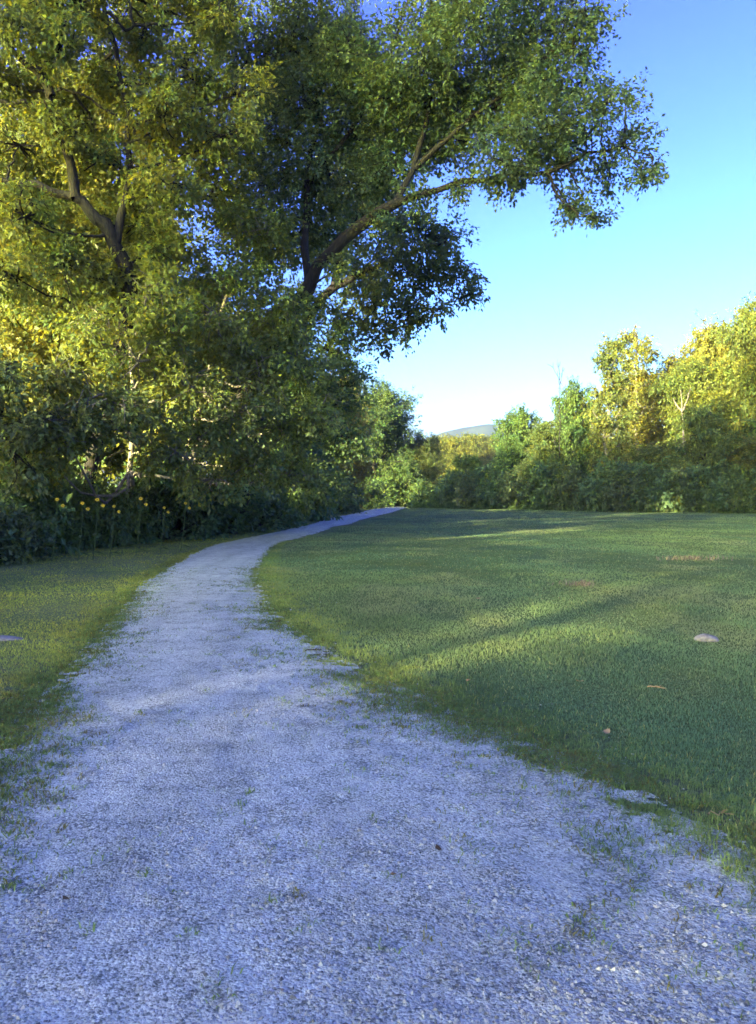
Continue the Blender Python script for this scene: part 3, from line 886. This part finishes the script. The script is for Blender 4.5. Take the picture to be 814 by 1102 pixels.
# bare snag and dead white trunk
def bare_tree(name, label, base, h, r0, bark, nb, lean):
    root = empty(name, base, label, 'tree')
    m = MB()
    c = curve((0, 0, -0.1), (lean, 0, h), (0.2, 0, 0), 12, 0.05); m.tube(c, np.linspace(r0, 0.03, 12), 7)
    child(m.build('trunk', bark, root, smooth=True), root)
    for k in range(nb):
        p0 = c[4 + int(rng.integers(0, 7))]; a = rng.uniform(0, 6.28); L = h * rng.uniform(0.1, 0.24)
        p1 = p0 + np.array([math.cos(a) * L * 0.6, math.sin(a) * L * 0.6, L])
        l = MB(); lc = curve(p0, p1, (0, 0, -0.1 * L), 7, 0.03 * L); l.tube(lc, np.linspace(r0 * 0.5, 0.025, 7), 5)
        for q in range(3):
            e = lc[int(rng.integers(2, 6))]; d = norm(rng.normal(0, 1, 3) + np.array([0, 0, 1.3])) * L * 0.4
            l.tube(np.stack([e, e + d * 0.5 + rng.normal(0, .05, 3), e + d]), [0.035, 0.028, 0.015], 4)
        child(l.build('limb', bark, root, smooth=True), root)
    return root


d_ = 84.0
bare_tree('dead_tree', 'thin bare grey snag poking above the far hedge', ((601 - W_ / 2) / F_ * d_, d_, 0), EYE + (HOR - 402) / F_ * d_, 0.055, M_BARK, 7, 0.1)
d_ = 79.0
bare_tree('dead_tree', 'dead white barked tree standing among the golden crowns', ((738 - W_ / 2) / F_ * d_, d_, 0), EYE + (HOR - 420) / F_ * d_, 0.22, M_GREY, 7, -0.6)


# ------------------------------------------------------------------ bushes
def gen_bush(h, rad, nblob, leaf, dens, yellow=0.05, cmat=None):
    root = empty('bush', (0, 0, 0), 'x', 'bush')
    st = MB(); fo = MB(); blobs = []
    for k in range(nblob):
        a = k * 2.4; d = rad * math.sqrt((k + 0.5) / nblob) * 0.8
        z = h * rng.uniform(0.2, 0.75) * (1 - 0.45 * (d / rad) ** 2); br = rad * rng.uniform(0.26, 0.42)
        bc = np.array([math.cos(a) * d, math.sin(a) * d, max(z, br * 0.5)])
        blobs.append((bc, (br, br, min(br, h * 0.3))))
        st.tube(curve((rng.normal(0, .1), rng.normal(0, .1), -0.1), bc, rng.normal(0, 0.1, 3), 6, 0.02), np.linspace(0.035, 0.012, 6), 5)
    spray_crown(fo, st, blobs, leaf=leaf, dens=dens, yellow=yellow, twigs=False, span=leaf * 2.6, droop=0.15)
    child(st.build('stem', M_BARK, root, smooth=True), root)
    child(fo.build('foliage', cmat or M_BUSH, root), root)
    return root


rng = np.random.default_rng(505)
B1 = gen_bush(2.3, 1.7, 13, 0.15, 1.0)
B2 = gen_bush(1.5, 1.3, 11, 0.13, 1.0, 0.15)
B3 = gen_bush(5.0, 3.6, 18, 0.34, 1.0, 0.1)
B4 = gen_bush(4.0, 3.0, 16, 0.30, 1.0, 0.2)

dk = (1.05, 1.2, 1.1); mg = (1, 1, .9); ye = (1.1, 1.12, .7)
left_bushes = [
    (B1, -9.8, 15.6, 1.0, dk, 'dark leafy bush at the left edge beneath the shrubby tree'),
    (B2, -8.7, 17.2, .95, mg, 'low arching bush in front of the dark left edge bush'),
    (B1, -9.9, 19.6, 1.1, dk, 'dark bush behind the leftmost yellow flowers'),
    (B2, -9.3, 21.4, .95, dk, 'low dark bush left of the young pale trunk'),
    (B1, -9.6, 23.4, 1.0, dk, 'bush right of the pale trunk behind the last yellow flower'),
    (B2, -8.4, 23.2, .85, dk, 'dark leaf mound at the grass edge right of the yellow flowers'),
    (B1, -8.6, 25.6, 1.0, dk, 'waist high bush in front of the slender sunlit tree'),
    (B1, -7.7, 27.0, 1.15, (.7, .9, .95), 'blue green bush hiding the foot of the leaning maple'),
    (B1, -7.2, 29.6, 1.25, (.7, .9, .95), 'dense bush just past the foot of the leaning maple'),
    (B1, -6.4, 32.6, 1.25, dk, 'dark mound of leaves where the path bends right'),
    (B1, -5.7, 35.8, 1.3, dk, 'tall dark bush just beyond the bend in the path'),
    (B2, -5.0, 39.0, 1.0, ye, 'low yellow green bush catching light at the wood edge'),
    (B1, -5.6, 42.0, 1.2, ye, 'larger yellow lit bush a little farther along the wood edge'),
    (B1, -5.4, 47.0, 1.6, dk, 'round dark bush beside the pale stretch of the far path'),
    (B1, -5.2, 54.0, 1.7, dk, 'dark bush between the far path and the wood'),
    (B1, -4.5, 64.0, 1.8, mg, 'green bush hugging the far path'),
    (B3, -4.4, 76.0, .8, (.6, .75, .7), 'bushy clump left of the far end of the path'),
    (B4, -1.4, 92.0, .85, (.6, .75, .7), 'grey green shrub just left of the path end'),
]
for i_, (pr, x, y, s, c, lab) in enumerate(left_bushes):
    place(pr, x, y, (s, s, s * (0.78, 1.15, 1.4, 1.7, 1.3, 1.5, 0.9, 1.2, 0.95)[i_ % 9]), lab, None, c)

for (pr, px, d, ytop, c, lab) in [
    (B3, 416, 117, 500, (.6, .75, .7), 'green bush closing the very end of the path'),
    (B3, 405, 104, 500, dk, 'dark shrub left of the last visible bit of path'),
    (B3, 437, 106, 500, (.9, .85, .5), 'yellowish shrub above the end of the path'),
    (B4, 462, 100, 515, (.7, .85, .8), 'dark shrub where the path disappears'),
    (B3, 488, 97, 500, dk, 'first dark bush along the far lawn edge'),
    (B4, 515, 92, 508, mg, 'second bush along the far lawn edge, mid green'),
    (B3, 541, 90, 492, dk, 'third bush along the far lawn edge, below the dense tree'),
    (B4, 570, 86, 500, (.8, .8, .85), 'greyish bush below the dense dark tree'),
    (B3, 600, 84, 488, dk, 'dark bush at the foot of the bare snag'),
    (B4, 628, 80, 496, mg, 'green bush between the snag and the vine draped tree'),
    (B3, 655, 78, 485, dk, 'dark bush under the vine draped tree'),
    (B4, 684, 74, 502, mg, 'low green bush right of the vine draped tree'),
    (B3, 712, 73, 488, dk, 'large dark bush under the feathery trees'),
    (B4, 742, 71, 505, (1, 1, .9), 'pale green bush under the dead white trunk'),
    (B3, 772, 70, 492, dk, 'dark bush under the domed tree'),
    (B4, 803, 68, 500, ye, 'yellowish bush at the right end of the lawn edge'),
    (B3, 840, 68, 485, dk, 'dark bush cut off by the right edge'),
]:
    h0 = 5.0 if pr is B3 else 4.0
    h = EYE + (HOR - ytop) / F_ * d
    s = h / h0 * 1.0
    place(pr, (px - W_ / 2) / F_ * d, d, (s * 0.85, s * 0.85, s), lab, None, tuple(0.95 * q for q in c))


# ------------------------------------------------------------------ undergrowth along the wood edge and the far lawn edge
def undergrowth():
    m = MB()
    # woodland edge, left
    n = 9000
    y = np.exp(rng.uniform(math.log(9), math.log(100), n)); x = xv(y) - np.abs(rng.normal(0, 0.9, n)) + 0.15 * rng.normal(0, 1, n) - 0.1
    # far lawn edge, right
    n2 = 5000
    px = rng.uniform(440, 900, n2); d = np.interp(px, [440, 480, 560, 680, 820, 900], [99, 95, 86, 74, 67.5, 66])
    x2 = (px - W_ / 2) / F_ * d; y2 = d + rng.normal(0, .8, n2)
    for X, Y, hs, cc in ((x, y, 1.0, 15), (x2, y2, 0.75, 9)):
        k = len(X)
        h = hs * rng.uniform(0.3, 1.5, k) * (0.15 + 1.5 * fbm(X * .9, Y * .35, 71, 3) ** 1.3) * np.where(rng.random(k) < .04, 1.5, 1)
        # broad leaves up a stem
        t = rng.random((k, cc, 1)); side = rng.normal(0, 1, (k, cc, 3)); side[..., 2] = rng.uniform(-0.3, 0.9, (k, cc))
        base = np.stack([X, Y, gz(X, Y)], -1)[:, None, :]
        P = base + np.array([0, 0, 1.0]) * t * h[:, None, None] + side * 0.05
        ls = np.clip(0.10 + 0.0022 * np.abs(Y), 0.08, 0.3)
        v = np.clip(rng.normal(1, .22, (k, 1)), .5, 1.6) * np.clip(rng.normal(1, .15, (k, cc)), .6, 1.5)
        tint = np.stack([v * .95, v, v * .9], -1)
        leaf_quads(m, P.reshape(-1, 3), norm(side).reshape(-1, 3), norm(np.array([0, 0, 1.0]) + rng.normal(0, .5, (k * cc, 3))),
                   np.repeat(ls, cc) * rng.uniform(.6, 1.3, k * cc), np.full(k * cc, .42), tint.reshape(-1, 3))
        # grassy stems
        sel = rng.random(k) < .7
        add_blades(m, X[sel], Y[sel], gz(X[sel], Y[sel]), h[sel] * rng.uniform(.7, 1.3, sel.sum()), np.maximum(.008, .0006 * Y[sel]),
                   np.array([1.2, 1.15, .9]) * rng.uniform(.6, 1.3, (sel.sum(), 1)), lean=0.8)
    return m


o = undergrowth().build('undergrowth', M_BUSH); o.color = (1.35, 1.45, 1.2, 1)
tag(o, 'dense low weeds filling the foot of the wood and the far hedge', kind='stuff')


# ------------------------------------------------------------------ yellow wildflowers
def flower_plant():
    root = empty('wildflower', (0, 0, 0), 'x', 'flower', 'yellow wildflowers in the dark weeds')
    st = MB(); c = curve((0, 0, 0), (0.12, -0.1, 1.25), (0.05, 0, 0.1), 8); st.tube(c, np.linspace(0.012, 0.006, 8), 5, np.array([1, 1.1, .8]))
    child(st.build('stem', M_BUSH, root, smooth=True), root)
    for k in range(6):
        lf = MB(); a = k * 2.4; p = c[1 + k]
        D = np.array([[math.cos(a), math.sin(a), -0.1]])
        leaf_quads(lf, np.array([p]), D, np.array([[0, 0, 1.0]]), np.array([.26]), np.array([.3]), np.array([[1, 1.05, .9]]))
        child(lf.build('leaf', M_BUSH, root), root)
    for k, (dx, dy, dz) in enumerate([(0, 0, 0), (0.1, 0.04, -.12)]):
        pt = c[-1] + np.array([dx, dy, dz]); nrm = norm(np.array([0.15, -0.85, 0.45]))
        u = norm(np.cross(nrm, [0, 0, 1.0])); w = np.cross(nrm, u)
        fl = MB(); n = 13; a = np.arange(n) / n * 6.283
        D = np.cos(a)[:, None] * u + np.sin(a)[:, None] * w + nrm * 0.12
        leaf_quads(fl, pt + D * .003, D, np.tile(nrm, (n, 1)), np.full(n, .044) * rng.uniform(.85, 1.1, n), np.full(n, .42), np.ones((n, 3)))
        fo = child(fl.build('flower_head', M_PETAL, root), root)
        ds = MB(); a = np.arange(8) / 8 * 6.283
        v = np.concatenate([[pt + nrm * .022], pt + nrm * .012 + .009 * (np.cos(a)[:, None] * u + np.sin(a)[:, None] * w)])
        ds.add(v, np.array([(0, 1 + q, 1 + (q + 1) % 8) for q in range(8)]))
        child(ds.build('disc', M_DISC, fo), fo)
    return root


FP = flower_plant()
ords = ['first', 'second', 'third', 'fourth', 'fifth', 'sixth', 'seventh', 'eighth']
for k, (px, py, d) in enumerate([(60, 537, 17.7), (88, 541, 18.0), (104, 537, 18.2), (122, 544, 18.6), (150, 536, 19.2), (176, 546, 20.1), (198, 541, 20.9)]):
    p = at(px, py, d); s = p[2] / 1.22
    place(FP, p[0] - .1, p[1], s, f'{ords[k]} yellow wildflower from the left in the dark weeds', 'yellow wildflowers in the dark weeds', None, rz=rng.uniform(-.5, .5))


# ------------------------------------------------------------------ rocks, twigs, fallen leaves
def rock(name, label, x, y, r, hgt, seed, rz=0.0, sink=0.3):
    import bmesh
    bm = bmesh.new(); bmesh.ops.create_icosphere(bm, subdivisions=4, radius=1)
    me = bpy.data.meshes.new(name)
    for v in bm.verts:
        c = v.co
        n = 0.16 * (float(fbm(np.array(c.x * 1.3 + seed), np.array(c.y * 1.3 + c.z * .7), seed, 3)) - .5) * 2
        n += 0.05 * (float(vnoise(np.array(c.x * 6 + seed), np.array(c.y * 6 + c.z * 5), seed + 3)) - .5)
        s = 1 + n
        v.co = Vector((c.x * s * r[0], c.y * s * r[1], (max(c.z, -.6) * s) * hgt + (0.25 * hgt * math.exp(-((c.x + .15) / .45) ** 2) if c.z > 0 else 0)))
    bm.to_mesh(me); bm.free()
    a = me.attributes.new('tint', 'FLOAT_COLOR', 'POINT'); a.data.foreach_set('color', np.ones(len(me.vertices) * 4, np.float32))
    for p in me.polygons: p.use_smooth = True
    me.materials.append(M_ROCK)
    o = bpy.data.objects.new(name, me); COL.objects.link(o)
    o.location = (x, y, float(gz(x, y)) + hgt * (0.5 - sink)); o.rotation_euler = (0, 0, rz)
    return tag(o, label, 'rock')


p = at(762, 691, 8.0)
rock('rock', 'pale grey rock half sunk in the lawn', p[0], p[1], (0.12, 0.075), 0.055, 4, -0.1)
p = at(4, 688, 8.05)
rock('rock', 'flat pale stone in the verge at the left edge', p[0] - .05, p[1], (0.25, 0.11), 0.028, 9, 0.0)


def twig(label, x, y, L, rz, onpath=False, r=0.004, tint=(1, 1, 1)):
    root = empty('twig', (x, y, float(path_z(np.array(x), np.array(y)) if onpath else gz(x, y)) + (0.01 if onpath else 0.05)), label, 'twig', None, rz)
    m = MB(); m.tube(curve((-L / 2, 0, 0), (L / 2, 0.02, 0.0), (0, L * .12, 0.01), 7, 0.006), np.linspace(r, r * .6, 7), 5, np.array(tint))
    m.tube(curve((0, 0.02, 0), (L * .25, L * .22, 0.012), (0, 0.0, 0.004), 5, 0.003), np.linspace(r * .8, r * .4, 5), 4, np.array(tint))
    child(m.build('stem', M_DRY, root, smooth=True), root)
    return root


twig('dark twig lying at the lawn edge of the path', -0.62, 7.35, 0.16, 0.2, True, .006, (.35, .3, .28))
p = at(708, 749, 5.8); twig('pale dry stem lying on the lawn', p[0], p[1], 0.13, -0.5, False, .005, (1.4, 1.35, 1.1))
p = at(780, 893, 3.5); twig('pale curved straw by the lower right path edge', p[0], p[1], 0.11, -0.25, False, .003, (1.4, 1.35, 1.1))


def leaf_obj(label, x, y, rz, tint, onpath, size=0.05):
    z = float(path_z(np.array(x), np.array(y))) + .008 if onpath else float(gz(x, y)) + .045
    m = MB()
    a = np.linspace(0, 2 * np.pi, 14, endpoint=False)
    rr = size * (0.62 + 0.38 * np.abs(np.cos(a * 2.5)))
    v = np.stack([np.cos(a) * rr * 1.2, np.sin(a) * rr * .8, 0.35 * size * np.cos(a) ** 2], -1)
    v = np.concatenate([[[0, 0, 0]], v])
    m.add(v, np.array([(0, 1 + q, 1 + (q + 1) % 14) for q in range(14)]), np.array(tint))
    o = m.build('fallen_leaf', M_DRY); o.location = (x, y, z); o.rotation_euler = (0.2, -.15, rz)
    return tag(o, label, 'leaf', 'fallen leaves')


for (px, py, c, s, lab) in [
    (654, 796, (1.3, 1.2, .95), .03, 'pale curled leaf on the lawn above the weedy path edge'),
    (505, 738, (1.5, 1.35, .9), .028, 'small cream leaf on the darker lawn left of the sunlit patch'),
    (625, 739, (1.7, 1.5, 1.0), .03, 'tan leaf on the lawn below the sunlit patch'),
    (516, 649, (1.4, 1.3, 1.0), .04, 'pale leaf far out on the shaded lawn'),
]:
    d = EYE * F_ / (py - HOR); q = at(px, py, d); leaf_obj(lab, q[0], q[1], rng.uniform(0, 6), c, False, s)
for (px, py, c, s, lab) in [
    (68, 981, (.55, .5, .35), .016, 'small brown leaf on the gravel low at the left'),
    (424, 955, (.9, .75, .5), .012, 'tiny tan leaf on the gravel near the middle'),
    (473, 926, (.35, .3, .22), .02, 'dark crumpled leaf on the gravel right of centre'),
]:
    d = EYE * F_ / (py - HOR); q = at(px, py, d); leaf_obj(lab, q[0], q[1], rng.uniform(0, 6), c, True, s)


def dry_clump(label, px, py, width, n):
    d = EYE * F_ / (py - HOR); q = at(px, py, d)
    root = empty('dry_grass_clump', (q[0], q[1], float(gz(q[0], q[1]))), label, 'dry plant')
    m = MB(); x = rng.normal(0, width, n); y = rng.normal(0, width * .5, n)
    t = np.array([.95, 1.0, 1.0]) * rng.uniform(.5, 1.5, (n, 1))
    add_blades(m, x, y, np.zeros(n), rng.uniform(.06, .2, n), np.full(n, .0011 * d), t, lean=1.6)
    child(m.build('tuft', M_DRY, root), root)


dry_clump('wide brownish clump of dry stalks in the far lawn', 748, 603, .38, 160)
dry_clump('small brownish clump of dry stalks nearer in the lawn', 622, 632, .18, 90)

# ------------------------------------------------------------------ hills
hx = np.linspace(-1500, 1900, 150); hy = np.linspace(1250, 2100, 34)
HX, HY = np.meshgrid(hx, hy)
prof = np.exp(-((HY - 1650) / 230) ** 2)
ridge = (0.45 + 0.55 / (1 + np.exp(-(HX - 62) / 30))) * (124 + 14 * np.sin(HX / 210 + .5) + 34 * (fbm(HX / 300, HX * 0 + 2, 5, 4) - .5) + 14 * np.exp(-((HX - 230) / 120) ** 2))
HZ = prof * ridge * (1 + 0.16 * (fbm(HX / 90, HY / 90, 8, 4) - .5)) + 5 * (fbm(HX / 14, HY / 14, 18, 2) - .5) * prof - 1
m = MB(); nx = len(hx); ii = (np.arange(len(hy) - 1)[:, None] * nx + np.arange(nx - 1)[None]).reshape(-1)
m.add(np.stack([HX, HY, HZ], -1).reshape(-1, 3), np.stack([ii, ii + 1, ii + nx + 1, ii + nx], -1))
tag(m.build('hills', M_HILL, smooth=True), 'low wooded ridge on the horizon fading into blue haze', kind='structure')

# ------------------------------------------------------------------ haze
mh, nt = mat('haze_air')
pv = N(nt, 'ShaderNodeVolumePrincipled'); pv.inputs['Color'].default_value = (0.30, 0.44, 1.0, 1); pv.inputs['Density'].default_value = 0.00021
pv.inputs['Anisotropy'].default_value = 0.2
nt.links.new(pv.outputs[0], N(nt, 'ShaderNodeOutputMaterial').inputs['Volume'])
b = 2400.0; z0, z1 = -3.5, 168.0
v = [(-b, -b, z0), (b, -b, z0), (b, b, z0), (-b, b, z0), (-b, -b, z1), (b, -b, z1), (b, b, z1), (-b, b, z1)]
hz = MB(); hz.add(v, [(3, 2, 1, 0), (4, 5, 6, 7), (0, 1, 5, 4), (1, 2, 6, 5), (2, 3, 7, 6), (3, 0, 4, 7)])
tag(hz.build('haze', mh), 'thin blue haze over field and hills', kind='stuff')

# ------------------------------------------------------------------ light, sky, camera
w = bpy.data.worlds.new('World'); SC.world = w; w.use_nodes = True
nt = w.node_tree; bg = nt.nodes['Background']
sky = N(nt, 'ShaderNodeTexSky', sky_type='NISHITA', sun_disc=False)
sky.sun_elevation = R(SUN_EL); sky.sun_rotation = R(SUN_AZ)
sky.air_density = 1.0; sky.dust_density = 2.0; sky.ozone_density = 4.0
sepc = N(nt, 'ShaderNodeSeparateColor'); comb = N(nt, 'ShaderNodeCombineColor'); nt.links.new(sky.outputs[0], sepc.inputs[0])
for ch, (gam, gain) in enumerate([(1.80, 0.40), (2.15, 0.174), (1.40, 0.37)]):      # grading of the sky: contrast and white balance
    pw = N(nt, 'ShaderNodeMath', operation='POWER', i_1=gam); nt.links.new(sepc.outputs[ch], pw.inputs[0])
    mu = N(nt, 'ShaderNodeMath', operation='MULTIPLY', i_1=gain); nt.links.new(pw.outputs[0], mu.inputs[0]); nt.links.new(mu.outputs[0], comb.inputs[ch])
nt.links.new(comb.outputs[0], bg.inputs[0]); bg.inputs[1].default_value = 0.15
sl = bpy.data.lights.new('sun', 'SUN'); sl.energy = 3.6; sl.angle = R(0.5); sl.color = (1.0, 0.83, 0.48)
so = bpy.data.objects.new('sun', sl); COL.objects.link(so)
a, e = R(SUN_AZ), R(SUN_EL)
to_sun = Vector((math.sin(a) * math.cos(e), math.cos(a) * math.cos(e), math.sin(e)))
so.rotation_euler = to_sun.to_track_quat('Z', 'Y').to_euler()

cam = bpy.data.cameras.new('camera'); co = bpy.data.objects.new('camera', cam); COL.objects.link(co)
cam.sensor_fit = 'VERTICAL'; cam.sensor_height = 36.0; cam.lens = F_ / H_ * 36.0
cam.clip_start = 0.05; cam.clip_end = 8000
pitch = math.atan((H_ / 2 - HOR) / F_)
co.location = (0, 0, EYE); co.rotation_euler = (R(90) - pitch, 0, 0)
SC.camera = co

SC.view_settings.view_transform = 'Standard'; SC.view_settings.look = 'None'
SC.view_settings.exposure = 3.68; SC.view_settings.gamma = 1.0
cy = SC.cycles
cy.max_bounces = 7; cy.diffuse_bounces = 3; cy.glossy_bounces = 2; cy.transmission_bounces = 4; cy.transparent_max_bounces = 4; cy.volume_bounces = 0
cy.use_denoising = True
try:
    cy.denoiser = 'OPENIMAGEDENOISE'; cy.denoising_prefilter = 'ACCURATE'
except Exception: pass
cy.filter_width = 1.6
